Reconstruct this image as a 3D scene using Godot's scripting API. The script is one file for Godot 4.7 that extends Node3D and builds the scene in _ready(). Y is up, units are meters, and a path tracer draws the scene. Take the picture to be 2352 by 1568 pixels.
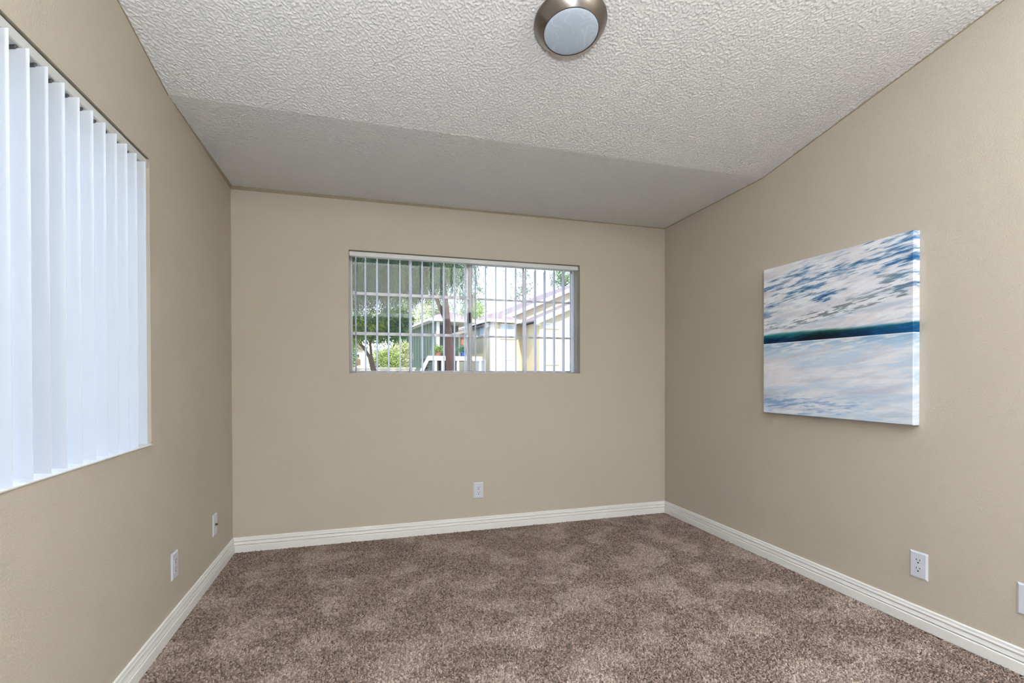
extends Node3D
# An empty carpeted bedroom: cathedral popcorn ceiling, a high slider window with open vertical blinds at
# the back, a closed-looking vertical blind on the left, a canvas painting on the right wall.

const XL := -0.857       # left wall face
const XR := 2.4615       # right wall face
const ZB := -3.641       # back wall face
const ZR := -2.571       # line where the flat strip of ceiling meets the slope
const ZE := 2.5          # rear wall, behind the camera
const HB := 2.44         # ceiling height at the back wall
const HR := 2.4522       # ceiling height at the break
const SL := 0.1835       # slope of the raised ceiling towards the rear
const WT := 0.16         # wall thickness
# window in the back wall
const BX0 := -0.116
const BX1 := 1.667
const BY0 := 1.194
const BY1 := 2.07
# window in the left wall
const LZ0 := -2.37
const LZ1 := -0.90
const LY0 := 0.8864
const LY1 := 2.0728

var M := {}
var used := {}

func _ready() -> void:
	# --- camera -------------------------------------------------------------------------------------------
	var cam := Camera3D.new()
	cam.name = "camera"
	cam.projection = Camera3D.PROJECTION_FRUSTUM
	cam.keep_aspect = Camera3D.KEEP_HEIGHT
	var near := 0.05
	cam.near = near
	cam.far = 400.0
	var focal := 1119.79                       # in pixels of a 2352 x 1568 frame
	cam.size = 1568.0 / focal * near
	cam.frustum_offset = Vector2(0, (872.9 - 784.0) / focal * near)
	add_child(cam)
	cam.position = Vector3(0, 1.1684, 0)
	cam.rotation = Vector3(-0.0071, -0.2905, -0.0021)
	cam.current = true
	# --- sky, sun, exposure -------------------------------------------------------------------------------
	var env := Environment.new()
	var sky := Sky.new()
	var psm := ProceduralSkyMaterial.new()
	psm.sky_top_color = Color(0.72, 0.80, 0.93)
	psm.sky_horizon_color = Color(0.95, 0.97, 1.0)
	psm.sky_curve = 0.12
	psm.ground_bottom_color = Color(0.55, 0.53, 0.48)
	psm.ground_horizon_color = Color(0.75, 0.74, 0.70)
	psm.sky_energy_multiplier = 1.65
	psm.ground_energy_multiplier = 0.8
	psm.sun_angle_max = 1.0
	sky.sky_material = psm
	env.background_mode = Environment.BG_SKY
	env.sky = sky
	env.ambient_light_source = Environment.AMBIENT_SOURCE_SKY
	env.tonemap_mode = Environment.TONE_MAPPER_LINEAR
	env.tonemap_exposure = 1.0
	env.sdfgi_enabled = true
	env.ssao_enabled = true
	env.ssil_enabled = true
	var we := WorldEnvironment.new()
	we.name = "environment"
	we.environment = env
	add_child(we)
	var sun := DirectionalLight3D.new()
	sun.name = "sun"
	sun.light_energy = 2.2
	sun.light_color = Color(1.0, 0.96, 0.88)
	sun.light_angular_distance = 0.6
	sun.shadow_enabled = true
	sun.sky_mode = DirectionalLight3D.SKY_MODE_LIGHT_ONLY
	add_child(sun)
	sun.look_at_from_position(Vector3(-0.04, 0.72, 0.69) * 50.0, Vector3.ZERO)

	materials()
	added_fill_lamp(Vector3(-0.50, 0, 1.75), "added fill lamp shaped like a short torchiere, unseen behind the viewpoint near the left wall, its bowl turned up", 50.0, 88.0)
	added_fill_lamp(Vector3(1.95, 0, 1.55), "added fill lamp shaped like a short torchiere, unseen behind the viewpoint near the right wall, its bowl turned up", 146.0, 62.0)
	shell()
	window_back()
	window_left()
	blind_back()
	blind_left()
	painting()
	ceiling_light()
	outlets()
	outside()

# ============================================================ geometry ====================================
class Geo:
	var v := PackedVector3Array()
	var n := PackedVector3Array()
	var u := PackedVector2Array()
	var i := PackedInt32Array()

	func tri(a: Vector3, b: Vector3, c: Vector3, o = null, ua := Vector2.ZERO, ub := Vector2.ZERO, uc := Vector2.ZERO) -> void:
		var nn := (b - a).cross(c - a)
		if nn.length_squared() < 1e-18:
			return
		nn = nn.normalized()
		if o != null and nn.dot((a + b + c) / 3.0 - o) < 0.0:
			var t := b; b = c; c = t
			var tu := ub; ub = uc; uc = tu
			nn = -nn
		var k := v.size()
		v.append(a); v.append(b); v.append(c)
		n.append(nn); n.append(nn); n.append(nn)
		u.append(ua); u.append(ub); u.append(uc)
		i.append(k); i.append(k + 2); i.append(k + 1)

	func quad(a: Vector3, b: Vector3, c: Vector3, d: Vector3, o = null, uv := []) -> void:
		if uv.is_empty():
			tri(a, b, c, o); tri(a, c, d, o)
		else:
			tri(a, b, c, o, uv[0], uv[1], uv[2]); tri(a, c, d, o, uv[0], uv[2], uv[3])

	func box(lo: Vector3, hi: Vector3) -> void:
		cbox(lo, hi, 0.0)

	func cbox(lo: Vector3, hi: Vector3, b: float, xf := Transform3D.IDENTITY) -> void:
		# a box with chamfered edges
		var c := (lo + hi) / 2.0
		var h := (hi - lo) / 2.0
		var pts := {}
		for sx in [-1, 1]:
			for sy in [-1, 1]:
				for sz in [-1, 1]:
					var s := Vector3(sx, sy, sz)
					for ax in 3:
						var p := Vector3(h.x - b, h.y - b, h.z - b)
						p[ax] = h[ax]
						pts[[s, ax]] = xf * (c + p * s)
		var o: Vector3 = xf * c
		for ax in 3:
			var a1 := (ax + 1) % 3
			var a2 := (ax + 2) % 3
			for sg in [-1, 1]:
				var q := []
				for w in [[-1, -1], [1, -1], [1, 1], [-1, 1]]:
					var s := Vector3.ZERO
					s[ax] = sg; s[a1] = w[0]; s[a2] = w[1]
					q.append(pts[[s, ax]])
				quad(q[0], q[1], q[2], q[3], o)
			if b > 0.0:
				for s1 in [-1, 1]:
					for s2 in [-1, 1]:
						var sa := Vector3.ZERO
						sa[a1] = s1; sa[a2] = s2; sa[ax] = -1
						var sb := sa
						sb[ax] = 1
						quad(pts[[sa, a1]], pts[[sb, a1]], pts[[sb, a2]], pts[[sa, a2]], o)
		if b > 0.0:
			for sx in [-1, 1]:
				for sy in [-1, 1]:
					for sz in [-1, 1]:
						var s := Vector3(sx, sy, sz)
						tri(pts[[s, 0]], pts[[s, 1]], pts[[s, 2]], o)

	func prism(p: PackedVector2Array, o: Vector3, ex: Vector3, ey: Vector3, ez: Vector3) -> void:
		# polygon p in the plane (ex, ey) at o, extruded along ez; orientation mended from the polygon's winding
		var area := 0.0
		for k in p.size():
			var a := p[k]
			var b := p[(k + 1) % p.size()]
			area += a.x * b.y - b.x * a.y
		var flip := area * ex.cross(ey).dot(ez) < 0.0
		var idx := Geometry2D.triangulate_polygon(p)
		var dz := ez.normalized()
		for k in range(0, idx.size(), 3):
			var a := o + ex * p[idx[k]].x + ey * p[idx[k]].y
			var b := o + ex * p[idx[k + 1]].x + ey * p[idx[k + 1]].y
			var c := o + ex * p[idx[k + 2]].x + ey * p[idx[k + 2]].y
			var g := (a + b + c) / 3.0
			tri(a, b, c, g + dz)
			tri(a + ez, b + ez, c + ez, g + ez - dz)
		for k in p.size():
			var a2 := p[k]
			var b2 := p[(k + 1) % p.size()]
			var a := o + ex * a2.x + ey * a2.y
			var b := o + ex * b2.x + ey * b2.y
			if flip:
				quad(b, a, a + ez, b + ez)
			else:
				quad(a, b, b + ez, a + ez)

	func lathe(prof: Array, seg: int, xf := Transform3D.IDENTITY, smooth := true) -> void:
		# prof: Vector2(radius, height), turned about y; outside is to the right when walking along the profile upwards
		for k in prof.size() - 1:
			var p: Vector2 = prof[k]
			var q: Vector2 = prof[k + 1]
			var d := (q - p)
			if d.length() < 1e-7:
				continue
			var nn := Vector2(d.y, -d.x).normalized()
			for s in seg:
				var a0 := TAU * s / seg
				var a1 := TAU * (s + 1) / seg
				var c0 := Vector3(cos(a0), 0, sin(a0))
				var c1 := Vector3(cos(a1), 0, sin(a1))
				var P := [c0 * p.x + Vector3.UP * p.y, c1 * p.x + Vector3.UP * p.y, c1 * q.x + Vector3.UP * q.y, c0 * q.x + Vector3.UP * q.y]
				var N := [c0 * nn.x + Vector3.UP * nn.y, c1 * nn.x + Vector3.UP * nn.y, c1 * nn.x + Vector3.UP * nn.y, c0 * nn.x + Vector3.UP * nn.y]
				var base := v.size()
				for j in 4:
					v.append(xf * P[j])
					n.append((xf.basis * N[j]).normalized())
					u.append(Vector2(P[j].x, P[j].z))
				for j in [0, 1, 2, 0, 2, 3]:
					i.append(base + j)

	func tube(pts: Array, rad: Array, seg := 8) -> void:
		var rings := []
		for k in pts.size():
			var t: Vector3 = (pts[mini(k + 1, pts.size() - 1)] - pts[maxi(k - 1, 0)]).normalized()
			var ref := Vector3.RIGHT if absf(t.x) < 0.8 else Vector3.BACK
			var x := t.cross(ref).normalized()
			var y := t.cross(x).normalized()
			var base := v.size()
			for s in seg:
				var a := TAU * s / seg
				var d := x * cos(a) + y * sin(a)
				v.append(pts[k] + d * rad[k])
				n.append(d)
				u.append(Vector2(float(s) / seg, k))
			rings.append(base)
		for k in rings.size() - 1:
			for s in seg:
				var s2 := (s + 1) % seg
				var a: int = rings[k] + s
				var b: int = rings[k] + s2
				var c: int = rings[k + 1] + s2
				var d: int = rings[k + 1] + s
				for j in [a, c, b, a, d, c]:
					i.append(j)

	func mesh() -> ArrayMesh:
		var arr := []
		arr.resize(Mesh.ARRAY_MAX)
		arr[Mesh.ARRAY_VERTEX] = v
		arr[Mesh.ARRAY_NORMAL] = n
		arr[Mesh.ARRAY_TEX_UV] = u
		arr[Mesh.ARRAY_INDEX] = i
		var m := ArrayMesh.new()
		m.add_surface_from_arrays(Mesh.PRIMITIVE_TRIANGLES, arr)
		return m

func numbered(called: String) -> String:
	if not used.has(called):
		used[called] = 0
		return called
	used[called] += 1
	return "%s_%03d" % [called, used[called]]

func thing(called: String, label: String, category: String, at := Vector3.ZERO, group := "") -> Node3D:
	var o := Node3D.new()
	o.name = numbered(called)
	add_child(o, true)
	o.position = at
	tag(o, label, category, group)
	return o

func tag(o: Node, label: String, category := "", group := "") -> void:
	o.set_meta("label", label)
	if category:
		o.set_meta("category", category)
	if group:
		o.set_meta("group", group)

func put(called: String, g, m: Material, parent: Node = null) -> MeshInstance3D:
	var o := MeshInstance3D.new()
	o.name = called if parent else numbered(called)
	o.mesh = g.mesh() if g is Geo else g
	o.material_override = m
	(parent if parent else self).add_child(o, true)
	return o

func struct(called: String, g, m: Material, label: String) -> MeshInstance3D:
	var o := put(called, g, m)
	o.set_meta("kind", "structure")
	o.set_meta("label", label)
	return o

func boxg(lo: Vector3, hi: Vector3, b := 0.0) -> Geo:
	var g := Geo.new()
	g.cbox(lo, hi, b)
	return g

# ============================================================ materials ===================================
func mat(c: Color, rough := 0.6, metal := 0.0, spec := 0.5) -> StandardMaterial3D:
	var m := StandardMaterial3D.new()
	m.albedo_color = c
	m.roughness = rough
	m.metallic = metal
	m.metallic_specular = spec
	return m

func noise_tex(freq: float, size: int, seed_: int, oct := 2, kind := FastNoiseLite.TYPE_SIMPLEX_SMOOTH) -> NoiseTexture2D:
	var f := FastNoiseLite.new()
	f.noise_type = kind
	f.seed = seed_
	f.frequency = freq
	f.fractal_octaves = oct
	var t := NoiseTexture2D.new()
	t.width = size
	t.height = size
	t.seamless = true
	t.noise = f
	return t

func relief(m: StandardMaterial3D, t: Texture2D, scale: float, depth_cm: float) -> StandardMaterial3D:
	m.heightmap_enabled = true
	m.heightmap_texture = t
	m.heightmap_scale = depth_cm
	m.uv1_triplanar = true
	m.uv1_world_triplanar = true
	m.uv1_scale = Vector3.ONE * scale
	return m

func materials() -> void:
	var peel := noise_tex(0.085, 1024, 4, 3)
	M.wall = relief(mat(Color(0.738, 0.704, 0.646), 0.62, 0.0, 0.4), peel, 1.25, 0.085)
	M.ceil = relief(mat(Color(0.88, 0.875, 0.865), 0.95, 0.0, 0.2), noise_tex(0.2, 1024, 9, 3), 1.6, 0.07)
	M.trim = mat(Color(0.955, 0.955, 0.945), 0.4, 0.0, 0.5)
	M.plastic = mat(Color(0.84, 0.86, 0.90), 0.32, 0.0, 0.5)
	M.slot = mat(Color(0.05, 0.05, 0.055), 0.6)
	M.seam_shade = mat(Color(0.60, 0.55, 0.46), 0.85)  # shade of the wall and ceiling joints, put into the colour
	M.walnut = mat(Color(0.16, 0.125, 0.10), 0.45)
	M.brass = mat(Color(0.45, 0.36, 0.22), 0.35, 1.0)
	M.alu = mat(Color(0.74, 0.735, 0.74), 0.38, 0.35)
	M.black = mat(Color(0.02, 0.02, 0.022), 0.4)
	M.glass = mat(Color(0.95, 0.98, 0.97, 0.03), 0.03)
	M.glass.metallic_specular = 0.33
	M.glass.transparency = BaseMaterial3D.TRANSPARENCY_ALPHA
	M.vane = mat(Color(0.925, 0.94, 0.955), 0.42, 0.0, 0.5)
	M.vane.backlight_enabled = true
	M.vane.backlight = Color(0.76, 0.77, 0.79)
	M.rail = mat(Color(0.84, 0.85, 0.85), 0.45)
	M.carrier = mat(Color(0.30, 0.31, 0.33), 0.6)
	M.nickel = mat(Color(0.53, 0.50, 0.475), 0.29, 1.0)
	M.nickel.anisotropy_enabled = true
	M.nickel.anisotropy = 0.6
	M.lamp_metal = mat(Color(0.5, 0.5, 0.5), 0.35, 0.9)
	M.pad = mat(Color(0.30, 0.245, 0.21), 0.98)
	M.tuft = mat(Color.WHITE, 0.97, 0.0, 0.15)
	M.tuft.vertex_color_use_as_albedo = true
	# outside
	M.stucco = relief(mat(Color(0.87, 0.82, 0.70), 0.9, 0.0, 0.2), noise_tex(0.06, 512, 21, 3), 0.6, 1.0)
	M.cream = mat(Color(0.92, 0.88, 0.78), 0.9)
	M.green = mat(Color(0.44, 0.50, 0.43), 0.85)
	M.shingle = relief(mat(Color(0.54, 0.485, 0.505), 0.9), noise_tex(0.12, 512, 31, 3), 0.5, 2.5)
	M.tread = mat(Color(0.30, 0.30, 0.31), 0.8)
	M.white = mat(Color(0.93, 0.93, 0.91), 0.6)
	M.dark = mat(Color(0.16, 0.16, 0.17), 0.8)
	M.pane = mat(Color(0.36, 0.43, 0.50), 0.08, 0.0, 0.9)
	M.blindpane = mat(Color(0.72, 0.79, 0.86), 0.15, 0.0, 0.8)
	M.brown = mat(Color(0.55, 0.36, 0.27), 0.9)
	M.bark = relief(mat(Color(0.63, 0.47, 0.43), 0.95), noise_tex(0.09, 512, 41, 4), 2.2, 6.0)
	M.bark2 = relief(mat(Color(0.58, 0.48, 0.42), 0.95), noise_tex(0.09, 512, 42, 4), 2.2, 3.0)
	M.leaf = mat(Color.WHITE, 0.6, 0.0, 0.4)
	M.leaf.vertex_color_use_as_albedo = true
	M.leaf.backlight_enabled = true
	M.leaf.backlight = Color(0.5, 0.5, 0.5)
	M.ground = mat(Color(0.52, 0.51, 0.45), 0.95)
	M.blue = mat(Color(0.20, 0.38, 0.72), 0.5)
	M.clay = mat(Color(0.62, 0.42, 0.33), 0.8)

# ============================================================ added fill lamps behind the camera ======================
func added_fill_lamp(at: Vector3, label: String, energy: float, cone: float) -> void:  # unseen uplighter, added to brighten the room from behind the viewpoint
	var t := thing("added_fill_lamp", label, "lamp", at, "added fill lamps behind the viewpoint")
	var g := Geo.new()
	g.lathe([Vector2(0, 0.0), Vector2(0.15, 0.0), Vector2(0.15, 0.018), Vector2(0.03, 0.034), Vector2(0, 0.034)], 32)
	put("base", g, M.lamp_metal, t)
	g = Geo.new()
	g.lathe([Vector2(0.013, 0.03), Vector2(0.013, 0.87)], 16)
	put("pole", g, M.lamp_metal, t)
	g = Geo.new()
	g.lathe([Vector2(0.0, 0.85), Vector2(0.04, 0.855), Vector2(0.13, 0.885), Vector2(0.165, 0.910), Vector2(0.163, 0.915), Vector2(0.125, 0.895), Vector2(0.0, 0.885)], 40)
	put("lamp_shade", g, M.lamp_metal, t)
	g = Geo.new()
	g.lathe([Vector2(0.0, 0.898), Vector2(0.12, 0.905), Vector2(0.115, 0.916), Vector2(0, 0.926)], 32)
	var em := mat(Color(0.95, 0.95, 0.92), 0.5)
	em.emission_enabled = true
	em.emission = Color(1.0, 0.98, 0.94)
	em.emission_energy_multiplier = 2.0
	put("bulb_diffuser", g, em, t)
	var s := SpotLight3D.new()
	s.name = "fill_light"
	s.light_energy = energy
	s.light_color = Color(0.915, 0.95, 1.0)
	s.light_size = 0.14
	s.spot_angle = cone
	s.spot_angle_attenuation = 1.0
	s.spot_range = 12.0
	s.spot_attenuation = 2.0
	s.shadow_enabled = true
	t.add_child(s)
	s.position = Vector3(0, 0.94, 0)
	s.rotation = Vector3(PI / 2, 0, 0)

# ============================================================ room shell ==================================
func ceil_y(z: float) -> float:
	return HB + (HR - HB) * (z - ZB) / (ZR - ZB) if z < ZR else HR + SL * (z - ZR)

func shell() -> void:
	# floor slab with its carpet pile
	var fl := struct("floor", boxg(Vector3(XL - WT, -0.14, ZB - WT), Vector3(XR + WT, -0.010, ZE + WT)), M.pad, "brown cut pile carpet floor with lighter brushed patches")
	carpet(fl)
	# walls: side walls follow the ceiling's profile
	var top := func(z: float) -> Vector2: return Vector2(z, ceil_y(z))
	var g := Geo.new()
	var sidewall := func(gg: Geo, poly: PackedVector2Array, x0: float, x1: float) -> void:
		gg.prism(poly, Vector3(x0, 0, 0), Vector3.BACK, Vector3.UP, Vector3(x1 - x0, 0, 0))
	sidewall.call(g, PackedVector2Array([Vector2(ZB - WT, -0.01), Vector2(LZ0, -0.01), Vector2(LZ0, ceil_y(LZ0)), top.call(ZR), top.call(ZB - WT)]), XL - WT, XL)
	sidewall.call(g, PackedVector2Array([Vector2(LZ0, -0.01), Vector2(LZ1, -0.01), Vector2(LZ1, LY0), Vector2(LZ0, LY0)]), XL - WT, XL)
	sidewall.call(g, PackedVector2Array([Vector2(LZ0, LY1), Vector2(LZ1, LY1), Vector2(LZ1, ceil_y(LZ1)), Vector2(LZ0, ceil_y(LZ0))]), XL - WT, XL)
	sidewall.call(g, PackedVector2Array([Vector2(LZ1, -0.01), Vector2(ZE + WT, -0.01), top.call(ZE + WT), Vector2(LZ1, ceil_y(LZ1))]), XL - WT, XL)
	struct("wall_left", g, M.wall, "beige textured left wall with a window behind closed white blinds")
	g = Geo.new()
	sidewall.call(g, PackedVector2Array([Vector2(ZB - WT, -0.01), Vector2(ZE + WT, -0.01), top.call(ZE + WT), top.call(ZR), top.call(ZB - WT)]), XR, XR + WT)
	struct("wall_right", g, M.wall, "beige textured right wall that carries the painting")
	g = Geo.new()
	var yt := ceil_y(ZB)
	g.box(Vector3(XL, -0.01, ZB - WT), Vector3(BX0, yt, ZB))
	g.box(Vector3(BX1, -0.01, ZB - WT), Vector3(XR, yt, ZB))
	g.box(Vector3(BX0, -0.01, ZB - WT), Vector3(BX1, BY0, ZB))
	g.box(Vector3(BX0, BY1, ZB - WT), Vector3(BX1, yt, ZB))
	struct("wall_back", g, M.wall, "beige textured back wall with a wide high window")
	struct("wall_rear", boxg(Vector3(XL, -0.01, ZE), Vector3(XR, ceil_y(ZE), ZE + WT)), M.wall, "beige wall behind the viewpoint")
	ceiling()
	var door := struct("door_1", boxg(Vector3(XL + 0.25, 0.0, ZE - 0.035), Vector3(XR - 0.10, 2.36, ZE - 0.001)), M.walnut, "pair of dark closet doors in the wall behind the viewpoint")
	for k in 2:
		var xa := lerpf(XL + 0.29, XR - 0.14, k * 0.505)
		put("door_panel", boxg(Vector3(xa, 0.03, ZE - 0.055), Vector3(xa + 1.42, 2.33, ZE - 0.036), 0.004), M.walnut, door)
	put("door_header", boxg(Vector3(XL + 0.18, 2.361, ZE - 0.04), Vector3(XR - 0.03, 2.44, ZE - 0.001), 0.003), M.trim, door)
	# baseboards
	var prof := baseboard_profile()
	baseboard("baseboard_back", prof, Vector3(XL, 0, ZB), Vector3(XR, 0, ZB), Vector3(0, 0, 1), "white moulded baseboard along the back wall")
	baseboard("baseboard_left", prof, Vector3(XL, 0, ZE), Vector3(XL, 0, ZB), Vector3(1, 0, 0), "white moulded baseboard along the left wall")
	baseboard("baseboard_right", prof, Vector3(XR, 0, ZB), Vector3(XR, 0, ZE), Vector3(-1, 0, 0), "white moulded baseboard along the right wall")
	# small triangular ceiling mouldings, darker than the wall to stand for shade at the joint
	struct("trim_1", moulding(Vector3(XL, HB + 0.002, ZB), Vector3(XR, HB + 0.002, ZB), Vector3.BACK, 0.026, 0.010), M.seam_shade, "narrow beige moulding where the back wall meets the ceiling")
	struct("trim_2", moulding(Vector3(XL, HB + 0.002, ZB), Vector3(XL, HR + 0.002, ZR), Vector3.RIGHT, 0.026, 0.005), M.seam_shade, "narrow beige moulding where the left wall meets the flat ceiling strip")
	for q in [[ZB, ZR, "trim_3", "thin strip painted as the shade line between the right wall and the flat ceiling strip", XR, -1], [ZR, -0.6, "trim_4", "thin strip painted as the shade line between the right wall and the sloping ceiling", XR, -1], [ZR, -0.6, "trim_5", "thin strip painted as the shade line between the left wall and the sloping ceiling", XL, 1]]:  # strips coloured as the dark shade line along the ceiling joints
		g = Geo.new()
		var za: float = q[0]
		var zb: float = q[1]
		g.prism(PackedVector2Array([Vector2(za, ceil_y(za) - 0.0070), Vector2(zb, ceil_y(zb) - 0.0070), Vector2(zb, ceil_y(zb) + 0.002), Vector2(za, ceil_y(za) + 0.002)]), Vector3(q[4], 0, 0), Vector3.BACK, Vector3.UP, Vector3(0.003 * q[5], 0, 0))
		struct(q[2], g, M.seam_shade, q[3])

func moulding(a: Vector3, b: Vector3, out: Vector3, ha: float, hb: float) -> Geo:
	# a slim triangular fillet whose height runs from ha to hb
	var g := Geo.new()
	var D := Vector3.DOWN
	var A := [a, a + out * ha * 0.45, a + out * ha * 0.40 + D * ha * 0.3, a + D * ha]
	var B := [b, b + out * hb * 0.45, b + out * hb * 0.40 + D * hb * 0.3, b + D * hb]
	var o := (a + b) / 2.0 + out * 0.002 + D * 0.004
	for k in 4:
		var j := (k + 1) % 4
		g.quad(A[k], B[k], B[j], A[j], o)
	g.quad(A[0], A[1], A[2], A[3], o)
	g.quad(B[0], B[1], B[2], B[3], o)
	return g

func baseboard_profile() -> PackedVector2Array:
	# (distance from wall, height)
	var h := 0.0989
	var p := PackedVector2Array()
	for q in [[0, 0], [15, 0], [15, 0.425], [14.2, 0.455], [12.0, 0.475], [3.0, 0.478], [3.0, 0.520], [12.0, 0.524], [12.2, 0.545], [10.6, 0.60], [9.6, 0.66], [9.4, 0.704], [1.6, 0.708], [1.6, 0.752],
			[9.4, 0.756], [9.6, 0.79], [7.4, 0.845], [6.8, 0.88], [7.2, 0.93], [6.2, 0.975], [4.2, 1.0], [0, 1.0]]:
		p.append(Vector2(q[0] * 0.001, q[1] * h))
	return p

func baseboard(called: String, prof: PackedVector2Array, a: Vector3, b: Vector3, out: Vector3, label: String) -> void:
	# swept along the wall with mitred ends
	var g := Geo.new()
	var dir := (b - a).normalized()
	var mid := prof.size()
	for k in mid:
		var p := prof[k]
		var q := prof[(k + 1) % mid]
		if p.x == 0 and q.x == 0:
			continue
		var mitre := func(base: Vector3, w: Vector2, s: float) -> Vector3:
			return base + out * w.x + Vector3.UP * w.y + dir * s * w.x
		var nn := out * (q.y - p.y) - Vector3.UP * (q.x - p.x)
		var A: Vector3 = mitre.call(a, p, 1.0)
		var B: Vector3 = mitre.call(b, p, -1.0)
		var C: Vector3 = mitre.call(b, q, -1.0)
		var D: Vector3 = mitre.call(a, q, 1.0)
		g.quad(A, B, C, D, (A + B + C + D) / 4.0 - nn.normalized())
	struct(called, g, M.trim, label)

func ceiling() -> void:
	# sprayed popcorn texture as real relief where the photograph shows it, a plain slab above it
	var f1 := FastNoiseLite.new()
	f1.noise_type = FastNoiseLite.TYPE_CELLULAR
	f1.cellular_return_type = FastNoiseLite.RETURN_DISTANCE
	f1.cellular_jitter = 1.0
	f1.seed = 11
	f1.frequency = 1.0 / 0.0080
	f1.fractal_type = FastNoiseLite.FRACTAL_NONE
	var f2 := FastNoiseLite.new()
	f2.noise_type = FastNoiseLite.TYPE_SIMPLEX_SMOOTH
	f2.seed = 5
	f2.frequency = 1.0 / 0.016
	f2.fractal_type = FastNoiseLite.FRACTAL_NONE
	var step := 0.0031
	var z1 := -1.0
	var nx := int((XR - XL) / step) + 1
	var nz := int((z1 - ZB) / step) + 1
	var dx := (XR - XL) / (nx - 1)
	var dz := (z1 - ZB) / (nz - 1)
	var h := PackedFloat32Array()
	h.resize(nx * nz)
	for j in nz:
		var z := ZB + dz * j
		var amp := 1.0
		if z < ZR:
			amp = 0.9
		for i in nx:
			var x := XL + dx * i
			var a := f1.get_noise_2d(x, z)
			var b := f2.get_noise_2d(x, z)
			var t := clampf(1.0 - 1.1 * (a + 1.0), 0.0, 1.0) * clampf(0.85 + 0.9 * b, 0.25, 1.3) + 0.12 * b
			t = clampf(t, 0.0, 1.0)
			t = t * t * (3.0 - 2.0 * t)
			h[j * nx + i] = t * 0.0029 * amp
	var v := PackedVector3Array()
	var n := PackedVector3Array()
	var idx := PackedInt32Array()
	v.resize(nx * nz)
	n.resize(nx * nz)
	idx.resize((nx - 1) * (nz - 1) * 6)
	var k := 0
	for j in nz:
		var z := ZB + dz * j
		var y0 := ceil_y(z)
		var sl := SL if z >= ZR else (HR - HB) / (ZR - ZB)
		var ja := maxi(j - 1, 0)
		var jb := mini(j + 1, nz - 1)
		for i in nx:
			var ia := maxi(i - 1, 0)
			var ib := mini(i + 1, nx - 1)
			var q := j * nx + i
			v[q] = Vector3(XL + dx * i, y0 - 0.0006 - h[q], z)
			var gx := (h[j * nx + ib] - h[j * nx + ia]) / (dx * (ib - ia))
			var gz := (h[jb * nx + i] - h[ja * nx + i]) / (dz * (jb - ja))
			n[q] = Vector3(-gx, -1.0, sl - gz).normalized()
			if i < nx - 1 and j < nz - 1:
				idx[k] = q
				idx[k + 1] = q + nx
				idx[k + 2] = q + 1
				idx[k + 3] = q + 1
				idx[k + 4] = q + nx
				idx[k + 5] = q + nx + 1
				k += 6
	var arr := []
	arr.resize(Mesh.ARRAY_MAX)
	arr[Mesh.ARRAY_VERTEX] = v
	arr[Mesh.ARRAY_NORMAL] = n
	arr[Mesh.ARRAY_INDEX] = idx
	var g := Geo.new()
	# underside behind the detailed part, then the slab
	g.prism(PackedVector2Array([Vector2(ZB - WT, ceil_y(ZB - WT)), Vector2(ZR, HR), Vector2(ZE + WT, ceil_y(ZE + WT)), Vector2(ZE + WT, ceil_y(ZE + WT) + 0.14), Vector2(ZR, HR + 0.14), Vector2(ZB - WT, ceil_y(ZB - WT) + 0.14)]),
		Vector3(XL - WT, 0.0, 0), Vector3.BACK, Vector3.UP, Vector3(XR - XL + 2 * WT, 0, 0))
	var am := ArrayMesh.new()
	am.add_surface_from_arrays(Mesh.PRIMITIVE_TRIANGLES, arr)
	var o := struct("ceiling", g, M.ceil, "white popcorn ceiling that slopes up towards the viewer from a flat strip at the back")
	var pc := put("popcorn_texture", am, M.ceil, o)
	pc.set_meta("kind", "stuff")

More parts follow.
